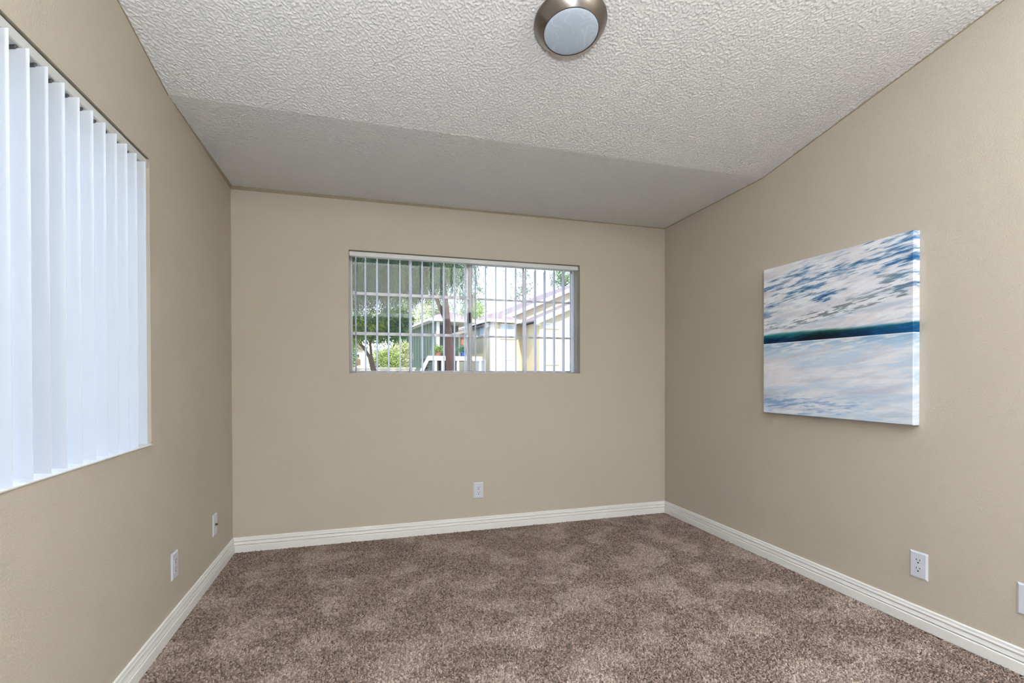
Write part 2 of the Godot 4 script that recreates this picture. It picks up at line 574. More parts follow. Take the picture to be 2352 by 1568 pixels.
func carpet(fl: Node) -> void:
	# one bent tuft of yarn, set some 330,000 times
	var g := Geo.new()
	var rings := [[0.0, 0.0046, 0.0], [0.0055, 0.0050, 0.0006], [0.0100, 0.0040, 0.0020], [0.0128, 0.0012, 0.0036]]
	var base := 0
	for r in rings:
		for s in 5:
			var a := TAU * s / 5.0
			g.v.append(Vector3(cos(a) * r[1] + r[2], r[0], sin(a) * r[1]))
			g.n.append(Vector3(cos(a), 0.35, sin(a)).normalized())
			g.u.append(Vector2.ZERO)
	for r in 3:
		for s in 5:
			var a := r * 5 + s
			var b := r * 5 + (s + 1) % 5
			for j in [a, b, b + 5, a, b + 5, a + 5]:
				g.i.append(j)
	for s in [1, 2, 3]:
		for j in [15, 15 + s, 16 + s]:
			g.i.append(j)
	var rng := RandomNumberGenerator.new()
	rng.seed = 77
	var f := FastNoiseLite.new()
	f.seed = 3
	f.noise_type = FastNoiseLite.TYPE_SIMPLEX_SMOOTH
	f.frequency = 2.7
	f.fractal_octaves = 5
	f.fractal_gain = 0.56
	f.domain_warp_enabled = true
	f.domain_warp_amplitude = 0.18
	f.domain_warp_frequency = 2.0
	var step := 0.0054
	var x0 := XL + 0.016
	var x1 := XR - 0.016
	var z0 := ZB + 0.016
	var z1 := -0.70
	var cols := int((x1 - x0) / step)
	var rows := int((z1 - z0) / step)
	var buf := PackedFloat32Array()
	buf.resize(cols * rows * 16)
	var k := 0
	var cnt := 0
	for r in rows:
		for c in cols:
			var x := x0 + step * (c + rng.randf())
			var z := z0 + step * (r + rng.randf())
			var p := f.get_noise_2d(x, z)
			var patch := smoothstep(-0.12, 0.34, p)
			var yaw := rng.randf() * TAU
			var tilt := 0.25 + rng.randf() * 0.45
			var s := 0.72 + rng.randf() * 0.38
			var b := Basis(Vector3.UP, yaw) * Basis(Vector3.BACK, -tilt)
			b = b.scaled(Vector3(s, s * (1.0 + 0.35 * rng.randf()), s))
			var q := k * 16
			buf[q] = b.x.x; buf[q + 1] = b.y.x; buf[q + 2] = b.z.x; buf[q + 3] = x
			buf[q + 4] = b.x.y; buf[q + 5] = b.y.y; buf[q + 6] = b.z.y; buf[q + 7] = -0.0105
			buf[q + 8] = b.x.z; buf[q + 9] = b.y.z; buf[q + 10] = b.z.z; buf[q + 11] = z
			var w := 0.46 + 1.10 * rng.randf() + 0.42 * patch
			buf[q + 12] = 0.212 * w
			buf[q + 13] = (0.159 + 0.008 * patch) * w
			buf[q + 14] = (0.134 + 0.010 * patch) * w
			buf[q + 15] = 1.0
			k += 1
	buf.resize(k * 16)
	var mm := MultiMesh.new()
	mm.transform_format = MultiMesh.TRANSFORM_3D
	mm.use_colors = true
	mm.mesh = g.mesh()
	mm.instance_count = k
	mm.buffer = buf
	var o := MultiMeshInstance3D.new()
	o.name = "carpet_pile"
	o.multimesh = mm
	o.material_override = M.tuft
	o.set_meta("kind", "stuff")
	fl.add_child(o, true)

# ============================================================ windows =====================================
func window_back() -> void:
	var zf := ZB - 0.104
	var zo := ZB - 0.150
	var g := Geo.new()
	var w := 0.010
	g.cbox(Vector3(BX0, BY0, zo), Vector3(BX1, BY0 + w, zf), 0.002)
	g.cbox(Vector3(BX0, BY1 - w, zo), Vector3(BX1, BY1, zf), 0.002)
	g.cbox(Vector3(BX0, BY0 + w, zo), Vector3(BX0 + w, BY1 - w, zf), 0.002)
	g.cbox(Vector3(BX1 - w, BY0 + w, zo), Vector3(BX1, BY1 - w, zf), 0.002)
	var o := struct("window_1", g, M.alu, "wide aluminium slider window with white grilles in the back wall")
	sash(o, BX0 + w, 0.797, 0.012, 0.024, zf - 0.024, zf - 0.004, 0.318, 0.012)
	sash(o, 0.757, BX1 - w, 0.024, 0.020, zf - 0.044, zf - 0.026, 1.226, 0.0075)
	var l := put("latch", boxg(Vector3(0.768, 1.587, zf - 0.004), Vector3(0.784, 1.671, zf + 0.014), 0.004), M.black, o)
	tag(l, "black sash latch")

func sash(o: Node, x0: float, x1: float, wl: float, wr: float, z0: float, z1: float, xm: float, hb: float) -> void:
	var y0 := BY0 + 0.010
	var y1 := BY1 - 0.010
	var w := 0.012
	var g := Geo.new()
	g.cbox(Vector3(x0, y0, z0), Vector3(x1, y0 + w, z1), 0.002)
	g.cbox(Vector3(x0, y1 - w, z0), Vector3(x1, y1, z1), 0.002)
	g.cbox(Vector3(x0, y0 + w, z0), Vector3(x0 + wl, y1 - w, z1), 0.002)
	g.cbox(Vector3(x1 - wr, y0 + w, z0), Vector3(x1, y1 - w, z1), 0.002)
	var s := put("sash", g, M.alu, o)
	var zc := (z0 + z1) / 2.0
	put("pane", boxg(Vector3(x0 + wl, y0 + w, zc - 0.0005), Vector3(x1 - wr, y1 - w, zc + 0.0005)), M.glass, s)
	put("muntin", boxg(Vector3(xm - 0.008, y0 + w, zc + 0.001), Vector3(xm + 0.008, y1 - w, zc + 0.008), 0.002), M.alu, s)
	for y in [1.782, 1.488]:
		put("muntin", boxg(Vector3(x0 + wl, y - hb, zc + 0.0015), Vector3(x1 - wr, y + hb, zc + 0.0085), 0.002), M.alu, s)

func window_left() -> void:
	var xf := XL - 0.104
	var xo := XL - 0.150
	var g := Geo.new()
	var w := 0.022
	g.cbox(Vector3(xo, LY0, LZ0), Vector3(xf, LY0 + w, LZ1), 0.002)
	g.cbox(Vector3(xo, LY1 - w, LZ0), Vector3(xf, LY1, LZ1), 0.002)
	g.cbox(Vector3(xo, LY0 + w, LZ0), Vector3(xf, LY1 - w, LZ0 + w), 0.002)
	g.cbox(Vector3(xo, LY0 + w, LZ1 - w), Vector3(xf, LY1 - w, LZ1), 0.002)
	var zm := (LZ0 + LZ1) / 2.0
	g.cbox(Vector3(xo, LY0 + w, zm - 0.02), Vector3(xf, LY1 - w, zm + 0.02), 0.002)
	var o := struct("window_2", g, M.alu, "aluminium slider window behind the white blind in the left wall")
	put("sill", boxg(Vector3(xf + 0.001, LY0, LZ0 + 0.001), Vector3(XL + 0.004, LY0 + 0.007, LZ1 - 0.001), 0.002), M.trim, o)
	for q in [[LZ0 + w, zm - 0.02], [zm + 0.02, LZ1 - w]]:
		put("pane", boxg(Vector3(xo + 0.020, LY0 + w, q[0]), Vector3(xo + 0.021, LY1 - w, q[1])), M.glass, o)

# ============================================================ vertical blinds =============================
func vane_mesh(wide: float, tall: float, bow: float) -> ArrayMesh:
	# a slightly bowed strip of PVC hanging from y = 0 down, its width along x
	var g := Geo.new()
	var seg := 6
	var th := 0.0008
	for k in seg:
		var P := []
		for e in [k, k + 1]:
			var t := float(e) / seg * 2.0 - 1.0
			P.append(Vector3(t * wide / 2.0, 0, bow * (1.0 - t * t)))
		var d := Vector3(0, -tall, 0)
		var a: Vector3 = P[0]
		var b: Vector3 = P[1]
		var f := Vector3(0, 0, th)
		g.quad(a + f, b + f, b + f + d, a + f + d, (a + b) / 2.0 + d / 2.0)
		g.quad(a, b, b + d, a + d, (a + b) / 2.0 + d / 2.0 + f)
		g.quad(a, b, b + f, a + f, (a + b) / 2.0 + d)
		g.quad(a + d, b + d, b + f + d, a + f + d, (a + b) / 2.0)
		if k == 0:
			g.quad(a, a + f, a + f + d, a + d, b + d / 2.0)
		if k == seg - 1:
			g.quad(b, b + f, b + f + d, b + d, a + d / 2.0)
	return g.mesh()

func blind_back() -> void:
	var t := thing("vertical_blind", "white vertical blind with its vanes turned open in the back window", "blind", Vector3((BX0 + BX1) / 2.0, BY1, ZB))
	var at := t.position
	put("headrail", boxg(Vector3(BX0 + 0.002, 2.0335, ZB - 0.062) - at, Vector3(BX1 - 0.006, 2.0665, ZB - 0.020) - at, 0.003), M.rail, t)
	var vm := vane_mesh(0.084, 0.815, 0.004)
	var rng := RandomNumberGenerator.new()
	rng.seed = 12
	var xs := [-0.071]
	for k in 21:
		xs.append(-0.004 + 0.0814 * k)
	var n := 0
	for x in xs:
		var v := MeshInstance3D.new()
		v.name = "vane"
		v.mesh = vm
		v.material_override = M.vane
		t.add_child(v, true)
		v.position = Vector3(x, 2.018, ZB - 0.055) - at
		# edge of the vane points into the room, turned some ten degrees
		var a := deg_to_rad((-7.0 + 1.3 * (n - 1) if n < 13 else 8.6 - 0.24 * (n - 13)) + rng.randf_range(-1.0, 1.0))
		v.rotation.y = PI / 2 - a
		n += 1
		put("clip", boxg(Vector3(-0.009, -0.004, -0.002), Vector3(0.009, 0.020, 0.0035), 0.001), M.rail, v)

func blind_left() -> void:
	var t := thing("vertical_blind", "white vertical blind drawn across the large window in the left wall", "blind", Vector3(XL, LY1, (LZ0 + LZ1) / 2.0))
	var at := t.position
	put("headrail", boxg(Vector3(XL - 0.055, 2.034, LZ0 + 0.004) - at, Vector3(XL - 0.006, 2.068, LZ1 - 0.004) - at, 0.003), M.rail, t)
	var vm := vane_mesh(0.089, 1.122, 0.0008)
	var rng := RandomNumberGenerator.new()
	rng.seed = 31
	var half := 0.0445
	var yaw := 0.2905
	for k in 19:
		var ze := -2.276 + 0.0773 * k
		var v := MeshInstance3D.new()
		v.name = "vane"
		v.mesh = vm
		v.material_override = M.vane
		t.add_child(v, true)
		var a := yaw + rng.randf_range(-0.05, 0.05)
		var e := Vector3(XL + 0.021, 2.025, ze)
		v.position = e - Vector3(cos(a), 0, sin(a)) * half - at
		v.rotation.y = -a
		var c := put("clip", boxg(Vector3(-0.010, -0.002, -0.004), Vector3(0.010, 0.012, 0.004), 0.001), M.carrier, v)
		tag(c, "dark vane carrier")

# ============================================================ painting ====================================
func painting() -> void:
	var T := 0.040
	var z0 := -2.513           # far edge
	var z1 := -1.6265          # near edge
	var y0 := 0.940
	var y1 := 1.841
	var t := thing("canvas_painting", "abstract seascape canvas in blue and white with a dark teal band, on the right wall", "painting", Vector3(XR - 0.0012, (y0 + y1) / 2.0, (z0 + z1) / 2.0))
	var m := mat(Color.WHITE, 0.7, 0.0, 0.3)
	m.albedo_texture = ImageTexture.create_from_image(seascape(900))
	var hw := (z1 - z0) / 2.0
	var hh := (y1 - y0) / 2.0
	var g := Geo.new()
	var b := 0.0025
	# wrapped print: uv (0.05..0.95) on the face, the rest folds over the edges
	var e0 := 0.045
	var P := func(s: float, y: float, x: float) -> Vector3: return Vector3(x, y, s)
	var f := [P.call(-hw + b, hh - b, -T), P.call(hw - b, hh - b, -T), P.call(hw - b, -hh + b, -T), P.call(-hw + b, -hh + b, -T)]
	var U := [Vector2(e0, e0), Vector2(1 - e0, e0), Vector2(1 - e0, 1 - e0), Vector2(e0, 1 - e0)]
	g.quad(f[0], f[1], f[2], f[3], Vector3.ZERO, U)
	var rim := [P.call(-hw, hh, -T + b), P.call(hw, hh, -T + b), P.call(hw, -hh, -T + b), P.call(-hw, -hh, -T + b)]
	var bk := [P.call(-hw, hh, 0.0), P.call(hw, hh, 0.0), P.call(hw, -hh, 0.0), P.call(-hw, -hh, 0.0)]
	var V := [Vector2(0, e0), Vector2(1, e0), Vector2(1, 1 - e0), Vector2(0, 1 - e0)]
	var W := [Vector2(e0, 0), Vector2(1 - e0, 0), Vector2(1 - e0, 1), Vector2(e0, 1)]
	for k in 4:
		var j := (k + 1) % 4
		var o := Vector3(-T / 2, 0, 0)
		g.quad(f[k], f[j], rim[j], rim[k], o, [U[k], U[j], U[j], U[k]])
		var fold: Array = W if k % 2 == 0 else V
		g.quad(rim[k], rim[j], bk[j], bk[k], o, [U[k], U[j], fold[j], fold[k]])
	g.quad(bk[0], bk[1], bk[2], bk[3], Vector3(-T, 0, 0), U)
	put("canvas", g, m, t)

func seascape(N: int) -> Image:
	var mk := func(sd: int, fr: float, oc: int) -> FastNoiseLite:
		var f := FastNoiseLite.new()
		f.noise_type = FastNoiseLite.TYPE_SIMPLEX_SMOOTH
		f.seed = sd
		f.frequency = fr
		f.fractal_octaves = oc
		f.fractal_gain = 0.55
		return f
	var fa: FastNoiseLite = mk.call(3, 1.0, 5)
	var fb: FastNoiseLite = mk.call(14, 1.0, 5)
	var fc: FastNoiseLite = mk.call(25, 1.0, 3)
	var fd: FastNoiseLite = mk.call(36, 1.0, 4)
	var fe: FastNoiseLite = mk.call(47, 1.0, 3)
	var white := Vector3(0.945, 0.955, 0.98)
	var blue := Vector3(0.20, 0.42, 0.63)
	var steel := Vector3(0.47, 0.57, 0.68)
	var deep := Vector3(0.10, 0.30, 0.50)
	var sage := Vector3(0.46, 0.52, 0.53)
	var data := PackedByteArray()
	data.resize(N * N * 3)
	# brushed areas: centre u, v, half width, half height, strength
	var blobs := [[0.17, 0.115, 0.20, 0.030, 0.85], [0.33, 0.165, 0.32, 0.035, 0.9], [0.45, 0.07, 0.24, 0.022, 0.55], [0.47, 0.235, 0.15, 0.028, 1.0], [0.75, 0.095, 0.30, 0.035, 0.75],
		[0.97, 0.06, 0.20, 0.07, 0.8], [0.98, 0.22, 0.10, 0.05, 0.85], [0.62, 0.15, 0.25, 0.02, 0.5], [0.10, 0.20, 0.14, 0.03, 0.55], [0.03, 0.31, 0.06, 0.03, 0.5]]
	var greys := [[0.62, 0.345, 0.26, 0.022, 0.75], [0.30, 0.395, 0.20, 0.016, 0.7], [0.88, 0.235, 0.10, 0.03, 0.5], [0.80, 0.30, 0.16, 0.03, 0.45], [0.05, 0.40, 0.06, 0.02, 0.6], [0.45, 0.365, 0.2, 0.012, 0.8]]
	var w := 0
	for j in N:
		var v := (float(j) / N - 0.045) / 0.91
		for i in N:
			var u := (float(i) / N - 0.045) / 0.91
			var c := white
			var t := v + 0.10 * u        # strokes rise a little to the right
			var s1 := fa.get_noise_2d(u * 1.9, t * 13.0)
			var s3 := fe.get_noise_2d(u * 9.0 + 2.0, t * 105.0)
			var s2 := fb.get_noise_2d(u * 6.0 + 9.0, t * 44.0) + 0.35 * s3
			if v < 0.52:
				c = white.lerp(Vector3(0.74, 0.785, 0.85), clampf(0.32 + s1 * 1.3 + s2 * 1.1, 0, 0.9))
				c = c.lerp(Vector3(0.87, 0.85, 0.87), clampf(fc.get_noise_2d(u * 2.2, t * 8.0) * 1.5, 0, 0.6))
				for q in blobs:
					var a: float = (u - q[0]) / q[2]
					var b: float = (t - q[1] - 0.10 * q[0]) / q[3]
					var d := 1.0 - a * a - b * b * 0.5
					if d > -1.6:
						var k: float = clampf(d * 0.75 + s1 * 2.0 + s2 * 1.9 - 0.08, 0, 1) * (0.8 + 0.9 * s3) * q[4]
						c = c.lerp(blue.lerp(steel, clampf(0.6 + s3 * 3.0 - s1 * 1.4, 0, 1)), k)
						c = c.lerp(deep, clampf(k * (s1 * 1.4 + s2) * 1.5 - 0.32, 0, 0.8))
				for q in greys:
					var a: float = (u - q[0]) / q[2]
					var b: float = (t - q[1] - 0.10 * q[0]) / q[3]
					var d := 1.0 - a * a - b * b * 0.6
					if d > -1.4:
						c = c.lerp(sage, clampf((d * 0.8 + s2 * 4.2 + s1 - 0.45) * 1.3, 0, 1) * q[4])
				# dark band
				var top := 0.452 - 0.004 * sin(u * 5.0) + 0.012 * s1
				var bt := clampf((v - top) / 0.024, 0, 1)
				if bt > 0.0:
					var x := clampf((v - 0.448) / 0.07, 0, 1)
					var teal := Vector3(0.10, 0.42, 0.44).lerp(Vector3(0.09, 0.30, 0.27), smoothstep(0.2, 0.5, u)).lerp(Vector3(0.06, 0.34, 0.44), smoothstep(0.55, 0.9, u))
					var navy := Vector3(0.03, 0.13, 0.27).lerp(Vector3(0.015, 0.06, 0.09), exp(-pow((u - 0.45) / 0.16, 2))).lerp(Vector3(0.05, 0.27, 0.46), smoothstep(0.6, 0.95, u))
					var bc := teal.lerp(navy, smoothstep(0.28, 0.72, x + s2 * 0.35))
					bc += Vector3(0.05, 0.10, 0.12) * clampf(s2 * 2.0, 0, 1)
					c = c.lerp(bc, bt * bt * (3 - 2 * bt))
			else:
				var r := fd.get_noise_2d(u * 1.5 + 4.0, (v + 0.12 * u) * 9.0)
				c = Vector3(0.925, 0.94, 0.975).lerp(Vector3(0.77, 0.85, 0.93), clampf(0.45 + r * 1.6 + s2 * 0.9, 0, 1))
				c = c.lerp(Vector3(0.76, 0.77, 0.82), clampf(s1 * 1.4 - 0.08, 0, 0.6))
				c = c.lerp(Vector3(0.50, 0.66, 0.80), smoothstep(0.09, 0.0, v - 0.52) * clampf(0.5 + s2 * 1.6, 0, 0.8))
				var q2 := 1.0 - pow((u - 0.3) / 0.34, 2) - pow((v - 0.93) / 0.05, 2)
				c = c.lerp(Vector3(0.44, 0.58, 0.76), clampf((q2 * 0.6 + s2 * 1.8 + r) * 0.7, 0, 0.75))
				var q3 := 1.0 - pow((u - 0.12) / 0.22, 2) - pow((v - 0.72) / 0.12, 2)
				c = c.lerp(Vector3(0.95, 0.94, 0.965), clampf(q3, 0, 0.9))
				if v < 0.5255 + 0.003 * s1:
					c = c.lerp(Vector3(0.92, 0.94, 0.96), 0.8)
			c *= 1.0 + 0.03 * s3 + 0.04 * s2
			data[w] = int(clampf(c.x, 0, 1) * 255.0)
			data[w + 1] = int(clampf(c.y, 0, 1) * 255.0)
			data[w + 2] = int(clampf(c.z, 0, 1) * 255.0)
			w += 3
	return Image.create_from_data(N, N, false, Image.FORMAT_RGB8, data)

# ============================================================ ceiling light ===============================
func ceiling_light() -> void:
	var cx := 0.786
	var cz := -1.809
	var at := Vector3(cx, ceil_y(cz), cz)
	var t := thing("ceiling_light", "round brushed nickel flush ceiling light with a frosted white glass, switched off", "light", at)
	# y axis of the fitting is the ceiling's inward normal
	var nn := Vector3(0, -1, SL).normalized()
	var xx := Vector3.RIGHT
	var zz := xx.cross(nn)
	t.basis = Basis(xx, nn, zz)
	var g := Geo.new()
	g.lathe([Vector2(0.10, -0.002), Vector2(0.138, -0.002), Vector2(0.138, 0.008)], 96)
	put("mounting_plate", g, M.nickel, t)
	g = Geo.new()
	var pr := [Vector2(0.134, 0.006), Vector2(0.1440, 0.008), Vector2(0.1458, 0.011), Vector2(0.1458, 0.0175), Vector2(0.1440, 0.0205), Vector2(0.1435, 0.021)]
	for k in 7:
		var s := k / 6.0
		pr.append(Vector2(lerpf(0.1432, 0.1125, s), lerpf(0.0215, 0.0575, s) + 0.0018 * sin(PI * s)))
	pr.append_array([Vector2(0.1105, 0.0588), Vector2(0.1085, 0.0580), Vector2(0.1075, 0.050)])
	g.lathe(pr, 128)
	put("metal_ring", g, M.nickel, t)
	g = Geo.new()
	var gp := [Vector2(0.1082, 0.050)]
	for k in 13:
		var a := k / 12.0 * PI / 2
		gp.append(Vector2(0.1078 * cos(a), 0.0565 + 0.012 * sin(a)))
	g.lathe(gp, 96)
	# smooth normals of the shallow dome
	for k in g.v.size():
		var p := g.v[k]
		if p.y > 0.056:
			var e := Vector3(p.x / (0.1078 * 0.1078), (p.y - 0.0565) / (0.012 * 0.012), p.z / (0.1078 * 0.1078))
			g.n[k] = e.normalized()
		g.u[k] = Vector2(p.x, p.z) * 4.0 + Vector2(0.5, 0.5)
	var gm := mat(Color(0.80, 0.84, 0.88), 0.28, 0.0, 0.5)
	gm.albedo_texture = swirl_texture(256)
	var d := put("glass_diffuser", g, gm, t)
	tag(d, "frosted alabaster glass")

func swirl_texture(N: int) -> ImageTexture:
	var f := FastNoiseLite.new()
	f.seed = 8
	f.frequency = 1.1
	f.fractal_octaves = 2
	var im := Image.create(N, N, false, Image.FORMAT_RGB8)
	for j in N:
		for i in N:
			var p := Vector2(i, j) / N
			var q := f.get_noise_2d(p.x + 3.0, p.y) * 1.0
			var r := absf(f.get_noise_2d(p.x * 2.0 + q, p.y * 2.0 + q * 1.4))
			var k := smoothstep(0.11, 0.0, r) * 0.5 + 0.25 * clampf(q + 0.5, 0, 1)
			var c := Color(0.87, 0.89, 0.91).lerp(Color(1.0, 1.0, 1.0), k)
			im.set_pixel(i, j, c)
	return ImageTexture.create_from_image(im)

# ============================================================ outlets =====================================
func plate(called: String, label: String, category: String, at: Vector3, yaw: float, kind: String) -> void:
	var t := thing(called, label, category, at)
	t.rotation.y = yaw
	var hw := 0.0385
	var hh := 0.062
	# bevelled cover
	var g := Geo.new()
	var d := 0.0062
	var b := 0.007
	var lo := [Vector3(-hw, -hh, 0), Vector3(hw, -hh, 0), Vector3(hw, hh, 0), Vector3(-hw, hh, 0)]
	var md := []
	var hi := []
	for p in lo:
		md.append(p + Vector3(0, 0, 0.0022))
		hi.append(Vector3(p.x - signf(p.x) * b, p.y - signf(p.y) * b, d))
	var o := Vector3(0, 0, -0.004)
	for k in 4:
		var j := (k + 1) % 4
		g.quad(lo[k], lo[j], md[j], md[k], o)
		g.quad(md[k], md[j], hi[j], hi[k], o)
	g.quad(hi[0], hi[1], hi[2], hi[3], o)
	put("cover_plate", g, M.plastic, t)
	if kind == "duplex" or kind == "decora":
		if kind == "decora":
			put("receptacle", boxg(Vector3(-0.0165, -0.033, d - 0.002), Vector3(0.0165, 0.033, d + 0.0012), 0.0008), M.plastic, t)
		for s in [-1, 1]:
			var c := Vector3(0, s * 0.0195, d)
			var r: MeshInstance3D
			if kind == "duplex":
				g = Geo.new()
				var pr := PackedVector2Array()
				for k in 28:
					var a := TAU * k / 28.0
					pr.append(Vector2(cos(a) * 0.0165, clampf(sin(a) * 0.0165, -0.0142, 0.0142)))
				g.prism(pr, c + Vector3(0, 0, -0.002), Vector3.RIGHT, Vector3.UP, Vector3(0, 0, 0.0030))
				r = put("receptacle", g, M.plastic, t)
			var top := d + (0.0012 if kind == "decora" else 0.0010)
			var par: Node = r if r else t
			put("slot", boxg(Vector3(-0.0085, c.y + 0.0015, top - 0.002), Vector3(-0.0058, c.y + 0.0105, top + 0.0002)), M.slot, par)
			put("slot", boxg(Vector3(0.0058, c.y + 0.0025, top - 0.002), Vector3(0.0085, c.y + 0.0100, top + 0.0002)), M.slot, par)
			g = Geo.new()
			g.lathe([Vector2(0.0034, top - 0.002), Vector2(0.0034, top + 0.0002), Vector2(0, top + 0.0002)], 14, Transform3D(Basis(Vector3.RIGHT, PI / 2), Vector3(0, c.y - 0.0075, 0)))
			put("ground_hole", g, M.slot, par)
		if kind == "duplex":
			g = Geo.new()
			g.lathe([Vector2(0.0032, d - 0.001), Vector2(0.0030, d + 0.0008), Vector2(0, d + 0.0010)], 14, Transform3D(Basis(Vector3.RIGHT, PI / 2), Vector3.ZERO))
			put("screw", g, M.plastic, t)
	elif kind == "coax":
		g = Geo.new()
		g.lathe([Vector2(0.0085, d - 0.001), Vector2(0.0085, d + 0.003), Vector2(0.0048, d + 0.003), Vector2(0.0048, d + 0.012), Vector2(0.002, d + 0.012), Vector2(0.0, d + 0.008)], 18, Transform3D(Basis(Vector3.RIGHT, PI / 2), Vector3(0, 0, 0)))
		var c := put("coax_jack", g, M.brass, t)
		tag(c, "metal coaxial jack")
		for s in [-1, 1]:
			g = Geo.new()
			g.lathe([Vector2(0.0030, d - 0.001), Vector2(0.0028, d + 0.0008), Vector2(0, d + 0.0010)], 12, Transform3D(Basis(Vector3.RIGHT, PI / 2), Vector3(0, s * 0.042, 0)))
			put("screw", g, M.plastic, t)
	else:
		for s in [-1, 1]:
			g = Geo.new()
			g.lathe([Vector2(0.0030, d - 0.001), Vector2(0.0028, d + 0.0008), Vector2(0, d + 0.0010)], 12, Transform3D(Basis(Vector3.RIGHT, PI / 2), Vector3(0, s * 0.030, 0)))
			put("screw", g, M.plastic, t)

func outlets() -> void:
	plate("wall_outlet", "white duplex outlet low on the back wall below the window", "outlet", Vector3(0.8178, 0.300, ZB), 0.0, "duplex")
	plate("wall_outlet", "white outlet low on the left wall, below the large blind", "outlet", Vector3(XL, 0.299, -2.608), PI / 2, "decora")
	plate("cable_plate", "white cable plate with a metal jack, on the left wall near the corner", "wall plate", Vector3(XL, 0.306, -3.235), PI / 2, "coax")
	plate("wall_outlet", "white duplex outlet low on the right wall, below the painting", "outlet", Vector3(XR, 0.2885, -1.6255), -PI / 2, "duplex")
	plate("blank_plate", "white wall plate cut by the picture's right edge, low on the right wall", "wall plate", Vector3(XR, 0.294, -1.2295), -PI / 2, "blank")

# ============================================================ outside =====================================
func outside() -> void:
	var gg := boxg(Vector3(-60, -0.6, -130), Vector3(90, -0.30, ZB - WT - 0.5))
	gg.box(Vector3(-60, -0.6, ZB - WT - 0.5), Vector3(XL - WT - 0.3, -0.30, 30))
	struct("ground", gg, M.ground, "pale sunlit ground outside the windows")
	yellow_building()
	green_building()
	garden()
	pepper_tree()
	small_tree()
	far_trees()

func win(parent: Node, lo: Vector2, hi: Vector2, o: Vector3, ex: Vector3, nz: Vector3, mull: float, mat_a: Material, mat_b: Material) -> void:
	# window on a wall: frame, sill and one or two panes; lo/hi in (along, y)
	var P := func(a: float, y: float, d: float) -> Vector3: return o + ex * a + Vector3.UP * y + nz * d
	var g := Geo.new()
	var bar := func(a0: float, y0: float, a1: float, y1: float, d0: float, d1: float) -> void:
		var p: Vector3 = P.call(a0, y0, d0)
		var q: Vector3 = P.call(a1, y1, d1)
		var c := (p + q) / 2.0
		var xf := Transform3D(Basis(ex, Vector3.UP, nz), c)
		g.cbox(-Vector3(absf(a1 - a0), absf(y1 - y0), absf(d1 - d0)) / 2.0, Vector3(absf(a1 - a0), absf(y1 - y0), absf(d1 - d0)) / 2.0, 0.0, xf)
	var w := 0.09
	bar.call(lo.x - w, hi.y, hi.x + w, hi.y + w, 0.0, 0.05)
	bar.call(lo.x - w, lo.y - 0.16, hi.x + w, lo.y, 0.0, 0.09)
	bar.call(lo.x - w, lo.y, lo.x, hi.y, 0.0, 0.05)
	bar.call(hi.x, lo.y, hi.x + w, hi.y, 0.0, 0.05)
	if mull > lo.x:
		bar.call(mull - 0.025, lo.y, mull + 0.025, hi.y, 0.0, 0.04)
	var f := put("window", g, M.white, parent)
	var spans := [[lo.x, hi.x, mat_a]]
	if mull > lo.x:
		spans = [[lo.x, mull - 0.025, mat_a], [mull + 0.025, hi.x, mat_b]]
	for s in spans:
		g = Geo.new()
		bar = func(a0: float, y0: float, a1: float, y1: float, d0: float, d1: float) -> void:
			var c: Vector3 = (P.call(a0, y0, d0) + P.call(a1, y1, d1)) / 2.0
			g.cbox(-Vector3(absf(a1 - a0), absf(y1 - y0), absf(d1 - d0)) / 2.0, Vector3(absf(a1 - a0), absf(y1 - y0), absf(d1 - d0)) / 2.0, 0.0, Transform3D(Basis(ex, Vector3.UP, nz), c))
		bar.call(s[0], lo.y, s[1], hi.y, 0.0, 0.015)
		put("pane", g, s[2], f)

func slab_roof(parent: Node, a: Vector2, b: Vector2, z0: float, z1: float, thick: float, m: Material) -> void:
	# one sloping slab: a, b are (x, y) of its lower and upper end, extruded from z0 to z1
	var g := Geo.new()
	g.prism(PackedVector2Array([a, b, b + Vector2(0, thick), a + Vector2(0, thick)]), Vector3(0, 0, z0), Vector3.RIGHT, Vector3.UP, Vector3(0, 0, z1 - z0))
	put("roof", g, m, parent)

func fascia(parent: Node, a: Vector2, b: Vector2, z0: float, z1: float, low: float, high: float) -> void:
	var g := Geo.new()
	g.prism(PackedVector2Array([a - Vector2(0, low), b - Vector2(0, low), b + Vector2(0, high), a + Vector2(0, high)]), Vector3(0, 0, z0), Vector3.RIGHT, Vector3.UP, Vector3(0, 0, z1 - z0))
	put("fascia", g, M.white, parent)

func hip_roof(parent: Node, x0: float, x1: float, z0: float, z1: float, y: float, rise: float, run: float, m: Material) -> void:
	var A := Vector3(x0, y, z1)
	var B := Vector3(x1, y, z1)
	var C := Vector3(x1, y, z0)
	var D := Vector3(x0, y, z0)
	var xm := (x0 + x1) / 2.0
	var R1 := Vector3(xm, y + rise, z1 - run)
	var R2 := Vector3(xm, y + rise, z0 + run)
	var g := Geo.new()
	var o := Vector3(xm, y + rise * 0.2, (z0 + z1) / 2.0)
	g.tri(A, B, R1, o)
	g.quad(B, C, R2, R1, o)
	g.tri(C, D, R2, o)
	g.quad(D, A, R1, R2, o)
	g.quad(A, B, C, D, o)
	put("roof", g, m, parent)

